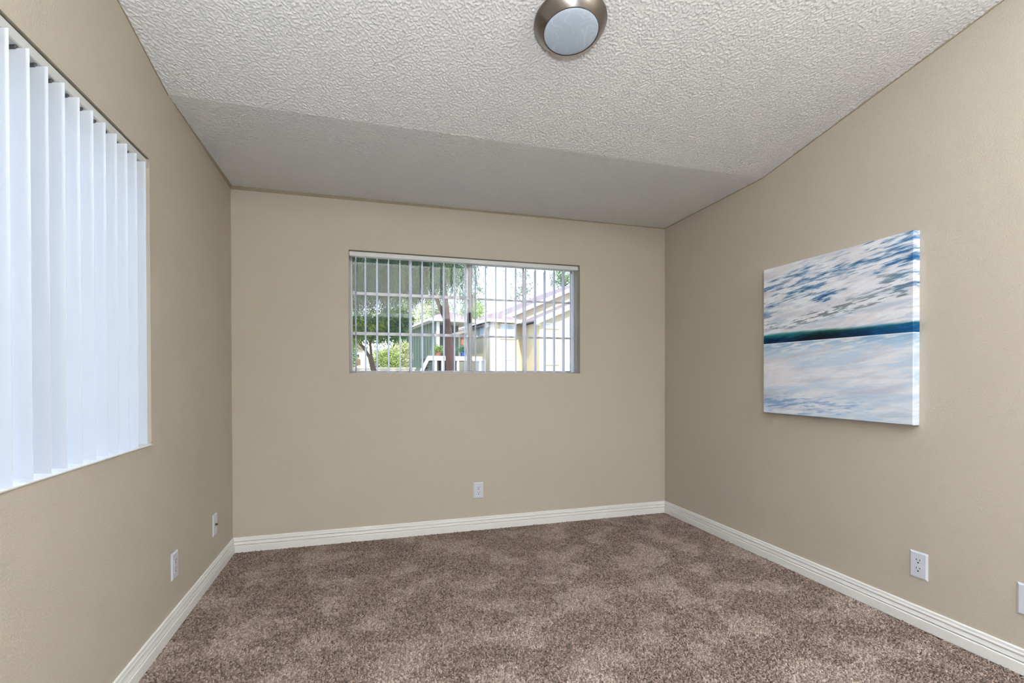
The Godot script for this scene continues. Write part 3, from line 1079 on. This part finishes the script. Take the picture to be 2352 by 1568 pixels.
func yellow_building() -> void:
	var t := thing("apartment_building", "pale yellow stucco apartment block with gabled roofs, in the right half of the back window", "building", Vector3(9.05, 0, -35.91))
	t.rotation.y = deg_to_rad(8.5)
	var e := -0.3
	# bay with its own hip roof
	var g := Geo.new()
	g.box(Vector3(0, e, -5.0), Vector3(2.05, 5.32, 0))
	put("bay_wall", g, M.stucco, t)
	g = Geo.new()
	for q in [[Vector3(-0.45, 5.30, 0.33), Vector3(2.4, 5.53, 0.45)], [Vector3(-0.45, 5.30, -5.0), Vector3(-0.33, 5.53, 0.33)]]:
		g.box(q[0], q[1])
	put("eave", g, M.white, t)
	hip_roof(t, -0.45, 2.4, -5.0, 0.45, 5.53, 0.75, 1.6, M.shingle)
	put("corner_board", boxg(Vector3(-0.03, e, -0.24), Vector3(0.28, 5.3, 0.03)), M.white, t)
	# main gable, set back a little
	g = Geo.new()
	g.prism(PackedVector2Array([Vector2(0.3, e), Vector2(19.5, e), Vector2(19.5, 5.0), Vector2(10.0, 9.35), Vector2(0.3, 5.10)]), Vector3(0, 0, -0.7), Vector3.RIGHT, Vector3.UP, Vector3(0, 0, -9.0))
	put("wall", g, M.stucco, t)
	slab_roof(t, Vector2(-0.3, 5.10), Vector2(10.0, 9.60), -10.2, -0.30, 0.10, M.shingle)
	slab_roof(t, Vector2(20.3, 5.10), Vector2(10.0, 9.60), -10.2, -0.30, 0.10, M.shingle)
	fascia(t, Vector2(-0.3, 5.10), Vector2(10.0, 9.60), -0.30, -0.18, 0.22, 0.10)
	# second gable in front
	g = Geo.new()
	g.prism(PackedVector2Array([Vector2(2.95, e), Vector2(12.0, e), Vector2(12.0, 5.1), Vector2(7.5, 7.15), Vector2(2.95, 5.18)]), Vector3(0, 0, 2.3), Vector3.RIGHT, Vector3.UP, Vector3(0, 0, -3.0))
	put("wall", g, M.stucco, t)
	slab_roof(t, Vector2(2.45, 5.22), Vector2(7.5, 7.40), -0.7, 2.7, 0.10, M.shingle)
	slab_roof(t, Vector2(12.55, 5.22), Vector2(7.5, 7.40), -0.7, 2.7, 0.10, M.shingle)
	fascia(t, Vector2(2.45, 5.22), Vector2(7.5, 7.40), 2.7, 2.82, 0.24, 0.14)
	put("bracket", boxg(Vector3(2.55, 4.95, 2.2), Vector3(2.95, 5.12, 2.5)), M.white, t)
	# windows
	var R := Vector3.RIGHT
	var Z := Vector3.BACK
	win(t, Vector2(0.87, 4.24), Vector2(1.94, 5.14), Vector3.ZERO, R, Z, 1.2, M.blindpane, M.blindpane)
	win(t, Vector2(0.87, 1.35), Vector2(1.94, 2.44), Vector3.ZERO, R, Z, 1.2, M.blindpane, M.blindpane)
	var Fz := Vector3(0, 0, -1)
	win(t, Vector2(1.13, 4.48), Vector2(3.12, 5.16), Vector3.ZERO, Fz, Vector3.LEFT, 2.1, M.blindpane, M.pane)
	win(t, Vector2(1.13, 1.40), Vector2(3.12, 2.42), Vector3.ZERO, Fz, Vector3.LEFT, 2.3, M.blindpane, M.pane)
	var B := Vector3(0, 0, 2.3)
	win(t, Vector2(3.51, 4.92), Vector2(4.55, 5.09), B, R, Z, -99.0, M.blindpane, M.blindpane)
	win(t, Vector2(3.51, 2.22), Vector2(4.55, 2.39), B, R, Z, -99.0, M.blindpane, M.blindpane)
	win(t, Vector2(5.32, 4.27), Vector2(6.4, 4.92), B, R, Z, 5.8, M.blindpane, M.blindpane)
	win(t, Vector2(5.32, 1.55), Vector2(6.4, 2.38), B, R, Z, 5.8, M.blindpane, M.blindpane)

func green_building() -> void:
	var t := thing("apartment_building", "dark green shaded apartment building with a porch, behind the large tree trunk", "building", Vector3(4.49, 0, -33.1))
	t.rotation.y = deg_to_rad(8.5)
	var e := -0.3
	var g := Geo.new()
	g.box(Vector3(0, e, -8.4), Vector3(0.22, 4.95, 0.0))
	g.box(Vector3(0.22, e, -8.4), Vector3(2.4, 4.95, -2.2))
	put("wall", g, M.green, t)
	# siding battens
	for k in 11:
		put("batten", boxg(Vector3(-0.03, e, -0.5 - k * 0.75), Vector3(0.0, 4.95, -0.44 - k * 0.75)), M.green, t)
	g = Geo.new()
	g.box(Vector3(-0.6, 4.90, 0.48), Vector3(2.9, 5.06, 0.6))
	g.box(Vector3(-0.6, 4.90, -8.9), Vector3(-0.48, 5.06, 0.48))
	g.box(Vector3(-0.48, 4.92, -8.9), Vector3(2.9, 4.96, 0.48))
	put("eave", g, M.white, t)
	hip_roof(t, -0.6, 2.9, -8.9, 0.6, 5.06, 0.75, 1.7, M.shingle)
	put("post", boxg(Vector3(0.06, 2.75, 0.02), Vector3(0.24, 4.9, 0.20)), M.white, t)
	put("corner_board", boxg(Vector3(-0.05, e, -8.5), Vector3(0.12, 4.9, -8.3)), M.white, t)
	# balcony deck with its front beam and posts
	put("balcony_deck", boxg(Vector3(-0.5, 2.30, -2.0), Vector3(2.6, 2.44, 1.9)), M.dark, t)
	put("balcony_beam", boxg(Vector3(-0.92, 2.22, 1.9), Vector3(2.6, 2.50, 2.04)), M.white, t)
	for x in [-0.62, -0.16, 0.86, 2.4]:
		put("post", boxg(Vector3(x, e, 1.86), Vector3(x + 0.14, 2.22, 2.0)), M.white, t)
	put("deck_shade_panel", boxg(Vector3(-0.2, e, -2.2), Vector3(2.38, 2.29, -2.0)), M.dark, t)  # dark panel added in place of the shade beneath the deck
	# porch roof of the next unit, lower, to the right
	g = Geo.new()
	g.prism(PackedVector2Array([Vector2(1.15, 3.95), Vector2(2.55, 4.35), Vector2(2.55, 4.55), Vector2(1.15, 4.15)]), Vector3(0, 0, -0.4), Vector3.RIGHT, Vector3.UP, Vector3(0, 0, -1.8))
	put("porch_roof", g, M.cream, t)
	put("porch_post", boxg(Vector3(2.0, 2.44, -0.6), Vector3(2.18, 4.2, -0.45)), M.clay, t)
	# the stair that runs down to the left, with its own treads
	var s := thing("staircase", "outdoor stair with a white stringer and dark treads, beside the green building", "staircase", t.position + t.basis * Vector3(-1.0, e, 1.3))
	s.rotation.y = t.rotation.y
	g = Geo.new()
	g.prism(PackedVector2Array([Vector2(0.07, 2.80), Vector2(0.07, 2.50), Vector2(-0.02, 2.50), Vector2(-1.25, 0.0), Vector2(-1.56, 0.0), Vector2(-0.06, 2.80)]), Vector3(0, 0, 0.6), Vector3.RIGHT, Vector3.UP, Vector3(0, 0, 0.12))
	put("stringer", g, M.white, s)
	for k in 14:
		var y := 2.5 - k * 0.18
		var x := 0.10 - k * 0.089
		put("tread", boxg(Vector3(x - 0.10, y - 0.05, -0.75), Vector3(x + 0.34, y, 0.54)), M.tread, s)
	# plants on the balcony
	var rng := RandomNumberGenerator.new()
	rng.seed = 5
	var specs := [[Vector3(-0.2, 2.443, 1.3), "bushy potted plant on the balcony left of the tree trunk", Color(0.42, 0.55, 0.25), M.clay],
		[Vector3(1.55, 2.443, 1.3), "bushy plant in a blue pot on the balcony right of the tree trunk", Color(0.20, 0.42, 0.34), M.blue]]
	for q in specs:
		var p := thing("potted_plant", q[1], "plant", t.position + t.basis * q[0], "potted plants on the balcony")
		g = Geo.new()
		g.lathe([Vector2(0, 0), Vector2(0.15, 0), Vector2(0.22, 0.36), Vector2(0.19, 0.36), Vector2(0.17, 0.3), Vector2(0, 0.3)], 18)
		put("pot", g, q[3], p)
		var spots := []
		for k in 60:
			var d := Vector3(rng.randfn(), absf(rng.randfn()) + 0.2, rng.randfn()) * 0.16
			spots.append([Vector3(0, 0.36, 0) + d, rng.randf_range(0.14, 0.24), q[2].lerp(Color(0.75, 0.8, 0.45), rng.randf() * 0.3)])
		clumps(p, spots, rng)

# ------------------------------------------------------------ plants --------------------------------------
func leaf_clump(rng: RandomNumberGenerator, count: int, long: float, wide: float, droop: float) -> ArrayMesh:
	# leaves as bent, pointed blades round a centre, unit size
	var g := Geo.new()
	for k in count:
		var d := Vector3(rng.randfn(), rng.randfn() * 0.8, rng.randfn()).normalized()
		var o := d * rng.randf_range(0.05, 0.55)
		var dir := (d + Vector3(rng.randfn(), rng.randfn() - droop, rng.randfn()) * 0.6).normalized()
		var side := dir.cross(Vector3(rng.randfn(), rng.randfn(), rng.randfn())).normalized()
		var up := side.cross(dir)
		var L := long * rng.randf_range(0.7, 1.3)
		var m1 := o + dir * L * 0.45 + up * L * 0.06
		var tip := o + dir * L - up * L * 0.10
		g.tri(o, m1 + side * wide, m1 - side * wide)
		g.tri(m1 - side * wide, m1 + side * wide, tip)
	return g.mesh()

func strand_mesh(rng: RandomNumberGenerator) -> ArrayMesh:
	# a weeping twig one metre long with narrow feathery leaflets
	var g := Geo.new()
	var pts := []
	var rad := []
	for k in 6:
		var s := k / 5.0
		pts.append(Vector3(0.16 * sin(s * 1.5), -s, 0.05 * sin(s * 4.0)))
		rad.append(0.006 * (1.0 - 0.7 * s))
	g.tube(pts, rad, 4)
	for k in 26:
		var s := 0.06 + k / 26.0 * 0.92
		var p := Vector3(0.16 * sin(s * 1.5), -s, 0.05 * sin(s * 4.0))
		var a := rng.randf() * TAU
		var d := Vector3(cos(a), -rng.randf_range(0.5, 1.6), sin(a)).normalized()
		var side := d.cross(Vector3(rng.randfn(), 0.3, rng.randfn())).normalized() * 0.011
		var L := rng.randf_range(0.12, 0.22)
		var m1 := p + d * L * 0.5
		g.tri(p, m1 + side, m1 - side)
		g.tri(m1 - side, m1 + side, p + d * L + Vector3(0, -L * 0.2, 0))
	return g.mesh()

func multi(parent: Node, called: String, mesh: Mesh, xfs: Array, cols: Array) -> void:
	var mm := MultiMesh.new()
	mm.transform_format = MultiMesh.TRANSFORM_3D
	mm.use_colors = true
	mm.mesh = mesh
	mm.instance_count = xfs.size()
	for k in xfs.size():
		mm.set_instance_transform(k, xfs[k])
		var c: Color = cols[k].srgb_to_linear()
		mm.set_instance_color(k, c)
	var o := MultiMeshInstance3D.new()
	o.name = called
	o.multimesh = mm
	o.material_override = M.leaf
	o.set_meta("kind", "stuff")
	parent.add_child(o, true)

func clumps(parent: Node, spots: Array, rng: RandomNumberGenerator, long := 0.55, wide := 0.10, count := 14, droop := 0.3) -> void:
	# spots: [position, size, colour]
	var variants := []
	for k in 3:
		variants.append([leaf_clump(rng, count, long, wide, droop), [], []])
	for s in spots:
		var v: Array = variants[rng.randi() % 3]
		var b := Basis(Vector3.UP, rng.randf() * TAU) * Basis(Vector3.RIGHT, rng.randf_range(-0.5, 0.5))
		v[1].append(Transform3D(b.scaled(Vector3.ONE * s[1]), s[0]))
		v[2].append(s[2])
	for v in variants:
		if v[1].size():
			multi(parent, "foliage", v[0], v[1], v[2])

func pepper_tree() -> void:
	var at := Vector3(2.52, -0.3, -14.9)
	var t := thing("pepper_tree", "large weeping tree with a forked reddish trunk, in the middle of the back window", "tree", at)
	var L := func(p: Vector3) -> Vector3: return p - at
	var g := Geo.new()
	var tr := [Vector3(2.56, -0.4, -14.9), Vector3(2.53, 0.6, -14.9), Vector3(2.49, 1.37, -14.91), Vector3(2.46, 2.0, -14.92), Vector3(2.40, 2.58, -14.93), Vector3(2.36, 3.05, -14.94), Vector3(2.34, 3.5, -14.95), Vector3(2.28, 4.18, -14.97), Vector3(2.22, 4.9, -15.0), Vector3(2.3, 6.0, -15.1), Vector3(2.5, 7.2, -15.2)]
	var rd := [0.22, 0.17, 0.145, 0.135, 0.125, 0.115, 0.085, 0.07, 0.065, 0.05, 0.03]
	g.tube(tr.map(L), rd, 14)
	put("trunk", g, M.bark, t)
	var rng := RandomNumberGenerator.new()
	rng.seed = 2024
	var limbs := [
		[Vector3(2.36, 2.9, -14.94), Vector3(2.20, 3.25, -15.0), Vector3(2.05, 3.65, -15.05), Vector3(1.8, 4.4, -15.2), Vector3(1.3, 5.4, -15.4), Vector3(0.6, 6.2, -15.4)],
		[Vector3(2.30, 4.0, -14.97), Vector3(2.55, 4.5, -14.8), Vector3(2.85, 4.9, -14.6), Vector3(3.3, 5.6, -14.2), Vector3(3.5, 6.2, -13.8)],
		[Vector3(1.9, 4.1, -15.15), Vector3(1.2, 4.9, -14.3), Vector3(0.4, 5.5, -13.6), Vector3(-0.5, 5.9, -13.2)],
		[Vector3(2.22, 4.9, -15.0), Vector3(1.6, 5.8, -14.0), Vector3(0.8, 6.5, -13.0), Vector3(0.0, 6.8, -12.3)],
		[Vector3(1.3, 5.4, -15.4), Vector3(0.2, 5.9, -16.2), Vector3(-1.0, 6.1, -16.6), Vector3(-2.2, 5.9, -16.4)]]
	for l in limbs:
		g = Geo.new()
		var r := []
		for k in l.size():
			r.append(lerpf(0.075, 0.02, float(k) / (l.size() - 1)))
		g.tube(l.map(L), r, 8)
		put("branch", g, M.bark, t)
	var xa := []
	var ca := []
	var add := func(p: Vector3, len_: float, c: Color) -> void:
		var b := Basis(Vector3.UP, rng.randf() * TAU).scaled(Vector3(0.9, len_, 0.9))
		xa.append(Transform3D(b, p - at))
		ca.append(c)
	# the dense curtain on the left of the window, thinning to the right
	for k in 3000:
		var x := rng.randf_range(-2.6, 2.35)
		var z := rng.randf_range(-16.6, -12.2)
		var y := rng.randf_range(4.1, 6.4)
		if x > 1.3 and rng.randf() < 0.35:
			continue
		var low := 3.15 + 0.12 * sin(x * 7.0) + 0.30 * smoothstep(0.7, 1.0, x) + 0.2 * maxf(0.0, x - 1.4)
		var ln := rng.randf_range(0.7, 1.5)
		ln = minf(ln, maxf(0.4, y - low))
		var c := Color(0.25, 0.38, 0.26).lerp(Color(0.44, 0.54, 0.33), rng.randf()).lerp(Color(0.14, 0.29, 0.23), rng.randf() * 0.6)
		add.call(Vector3(x, y, z), ln, c)
	for k in 330:
		var x := rng.randf_range(2.3, 3.15)
		var z := rng.randf_range(-15.6, -12.8)
		var y := rng.randf_range(4.3, 6.0)
		var c := Color(0.50, 0.62, 0.55).lerp(Color(0.62, 0.70, 0.58), rng.randf())
		if rng.randf() < 0.62:
			continue
		add.call(Vector3(x, y, z), rng.randf_range(0.6, 1.5), c)
	multi(t, "foliage", strand_mesh(rng), xa, ca)
	var up := []
	for k in 1500:
		var p := Vector3(rng.randf_range(-4.2, 3.3), 0, rng.randf_range(-16.5, -9.0))
		p.y = rng.randf_range(5.6, 7.8) + 0.12 * (p.z + 13.0)
		if p.x > 1.2 and rng.randf() < 0.8:
			continue
		up.append([p - at, rng.randf_range(0.45, 0.75), Color(0.24, 0.34, 0.24).lerp(Color(0.38, 0.46, 0.28), rng.randf())])
	clumps(t, up, rng, 0.7, 0.14, 16, 0.8)

func small_tree() -> void:
	var at := Vector3(0.30, -0.3, -18.7)
	var t := thing("small_tree", "small tree with forked pale trunks and bright green leaves, behind the back window's left sash", "tree", at)
	var L := func(p: Vector3) -> Vector3: return p - at
	for q in [
		[[Vector3(0.30, -0.4, -18.7), Vector3(0.26, 1.3, -18.7), Vector3(0.12, 1.9, -18.75), Vector3(-0.10, 2.28, -18.8), Vector3(-0.28, 2.45, -18.85), Vector3(-0.6, 2.9, -18.9)], 0.085, "trunk"],
		[[Vector3(0.34, -0.4, -18.66), Vector3(0.33, 1.35, -18.68), Vector3(0.18, 1.95, -18.72), Vector3(0.15, 2.4, -18.74), Vector3(0.21, 2.8, -18.75), Vector3(0.4, 3.3, -18.7)], 0.065, "trunk"],
		[[Vector3(0.15, 2.38, -18.74), Vector3(0.05, 2.62, -18.7), Vector3(-0.02, 3.0, -18.6)], 0.03, "branch"],
		[[Vector3(0.20, 2.7, -18.75), Vector3(0.6, 3.0, -18.6), Vector3(1.0, 3.2, -18.5)], 0.03, "branch"]]:
		var g := Geo.new()
		var r := []
		for k in q[0].size():
			r.append(q[1] * lerpf(1.0, 0.45, float(k) / (q[0].size() - 1)))
		g.tube(q[0].map(L), r, 9)
		put(q[2], g, M.bark2, t)
	var rng := RandomNumberGenerator.new()
	rng.seed = 91
	var spots := []
	for k in 620:
		var p := Vector3(rng.randf_range(-1.1, 1.5), 0, rng.randf_range(-19.5, -17.8))
		p.y = 3.05 + rng.randfn() * 0.32 + (0.15 if p.x > 0.7 else 0.0)
		if p.y < 2.35 or p.y > 3.9:
			continue
		var c := Color(0.24, 0.42, 0.16).lerp(Color(0.80, 0.86, 0.38), pow(rng.randf(), 1.1))
		if p.x > 0.8:
			c = c.lerp(Color(0.20, 0.42, 0.26), 0.5)
		spots.append([L.call(p), rng.randf_range(0.16, 0.30), c])
	clumps(t, spots, rng, 0.8, 0.10, 12, 0.5)

func garden() -> void:
	var gw := thing("garden_wall", "low cream garden wall in full sun, lower left in the back window", "wall", Vector3(0, -0.3, -22.0))
	var g := Geo.new()
	g.cbox(Vector3(-5.0, 0, -0.15), Vector3(2.05, 1.82, 0.15), 0.01)
	put("wall_body", g, M.cream, gw)
	put("coping", boxg(Vector3(-5.05, 1.82, -0.19), Vector3(2.1, 1.88, 0.19), 0.01), M.cream, gw)
	# a raised bank behind the wall
	struct("bank", boxg(Vector3(-12, -0.3, -60), Vector3(3.0, 1.3, -22.3)), M.ground, "raised pale ground behind the garden wall")
	var rng := RandomNumberGenerator.new()
	rng.seed = 321
	var specs := [[Vector3(0.95, 1.3, -25.6), 0.75, 1.35, "rounded yellow-green bush above the garden wall, left of the green building", Color(0.60, 0.68, 0.33)],
		[Vector3(1.75, 1.3, -27.0), 0.6, 1.9, "taller pale feathery bush beside the green building's corner", Color(0.80, 0.80, 0.62)],
		[Vector3(-0.85, 1.3, -24.4), 0.45, 1.6, "grey-green shrub at the left edge of the back window", Color(0.45, 0.58, 0.44)]]
	for q in specs:
		var b := thing("bush", q[3], "bush", q[0])
		g = Geo.new()
		for k in 6:
			var a := TAU * k / 6.0
			g.tube([Vector3(0, -0.05, 0), Vector3(cos(a) * 0.2, q[2] * 0.4, sin(a) * 0.2), Vector3(cos(a) * q[1] * 0.7, q[2] * 0.8, sin(a) * q[1] * 0.7)], [0.03, 0.02, 0.01], 5)
		put("stem", g, M.bark2, b)
		var spots := []
		for k in 330:
			var d := Vector3(rng.randfn(), rng.randfn(), rng.randfn()).normalized() * pow(rng.randf(), 0.4)
			spots.append([Vector3(d.x * q[1], q[2] * 0.52 + d.y * q[2] * 0.5, d.z * q[1]), rng.randf_range(0.16, 0.28), q[4].lerp(Color(0.90, 0.92, 0.66), rng.randf() * 0.5).lerp(Color(0.35, 0.45, 0.22), rng.randf() * 0.4)])
		clumps(b, spots, rng)
	# a small house on the bank
	var h := thing("house", "small pale house with a brown shutter, at the far left of the back window", "house", Vector3(-1.6, 1.3, -47.5))
	put("wall", boxg(Vector3(-3.5, 0, -4), Vector3(1.3, 2.6, 0)), M.cream, h)
	g = Geo.new()
	g.prism(PackedVector2Array([Vector2(-3.9, 2.55), Vector2(1.7, 2.55), Vector2(-1.1, 4.1)]), Vector3(0, 0, -4.4), Vector3.RIGHT, Vector3.UP, Vector3(0, 0, 4.8))
	put("roof", g, M.shingle, h)
	put("shutter", boxg(Vector3(0.50, 1.0, 0), Vector3(1.1, 1.5, 0.06)), M.brown, h)
	win(h, Vector2(0.50, 1.65), Vector2(1.0, 1.95), Vector3.ZERO, Vector3.RIGHT, Vector3.BACK, -99.0, M.pane, M.pane)
	win(h, Vector2(-0.35, 0.9), Vector2(0.0, 1.5), Vector3.ZERO, Vector3.RIGHT, Vector3.BACK, -99.0, M.pane, M.pane)

func far_trees() -> void:
	var rng := RandomNumberGenerator.new()
	rng.seed = 808
	# x, z, crown height, crown radius, crown half height, clumps, colour, label
	var specs := [
		[3.6, -46.0, 6.8, 2.6, 2.6, 420, Color(0.62, 0.66, 0.42), "pale yellow-green tree beyond the green building's roof, left of the trunk"],
		[7.2, -50.0, 8.2, 1.9, 2.0, 260, Color(0.50, 0.58, 0.45), "pale tree beyond the green building's roof, right of the trunk"],
		[12.6, -58.0, 10.6, 1.7, 2.6, 210, Color(0.50, 0.58, 0.50), "thin tree rising beyond the left end of the yellow building's roof"],
		[11.4, -54.0, 8.6, 1.9, 1.5, 220, Color(0.52, 0.64, 0.32), "leafy bright green tree just above the yellow building's left eave"],
		[18.2, -56.0, 12.0, 1.7, 3.0, 150, Color(0.52, 0.55, 0.50), "sparse grey tree beyond the middle of the yellow building's roof"],
		[21.6, -52.0, 13.0, 1.5, 2.2, 150, Color(0.36, 0.52, 0.28), "green tree beyond the yellow building's right gable"]]
	for q in specs:
		var t := thing("far_tree", q[7], "tree", Vector3(q[0], -0.3, q[1]), "trees beyond the buildings")
		var g := Geo.new()
		var top: float = q[2] + q[4] * 0.6
		g.tube([Vector3(0, -0.1, 0), Vector3(0.1, q[2] * 0.5, 0), Vector3(-0.05, q[2], 0), Vector3(0.1, top, 0)], [0.18, 0.13, 0.08, 0.03], 7)
		put("trunk", g, M.bark2, t)
		for k in 5:
			var a := rng.randf() * TAU
			var y0: float = q[2] - q[4] * rng.randf_range(0.2, 0.8)
			g = Geo.new()
			g.tube([Vector3(0, y0, 0), Vector3(cos(a) * q[3] * 0.5, y0 + 0.5, sin(a) * q[3] * 0.5), Vector3(cos(a) * q[3], y0 + 1.2, sin(a) * q[3])], [0.06, 0.04, 0.02], 5)
			put("branch", g, M.bark2, t)
		var spots := []
		for k in q[5]:
			var d := Vector3(rng.randfn(), rng.randfn(), rng.randfn()).normalized() * pow(rng.randf(), 0.5)
			spots.append([Vector3(d.x * q[3], q[2] + d.y * q[4], d.z * q[3]), rng.randf_range(0.25, 0.5), q[6].lerp(Color(0.85, 0.88, 0.75), rng.randf() * 0.3)])
		clumps(t, spots, rng)
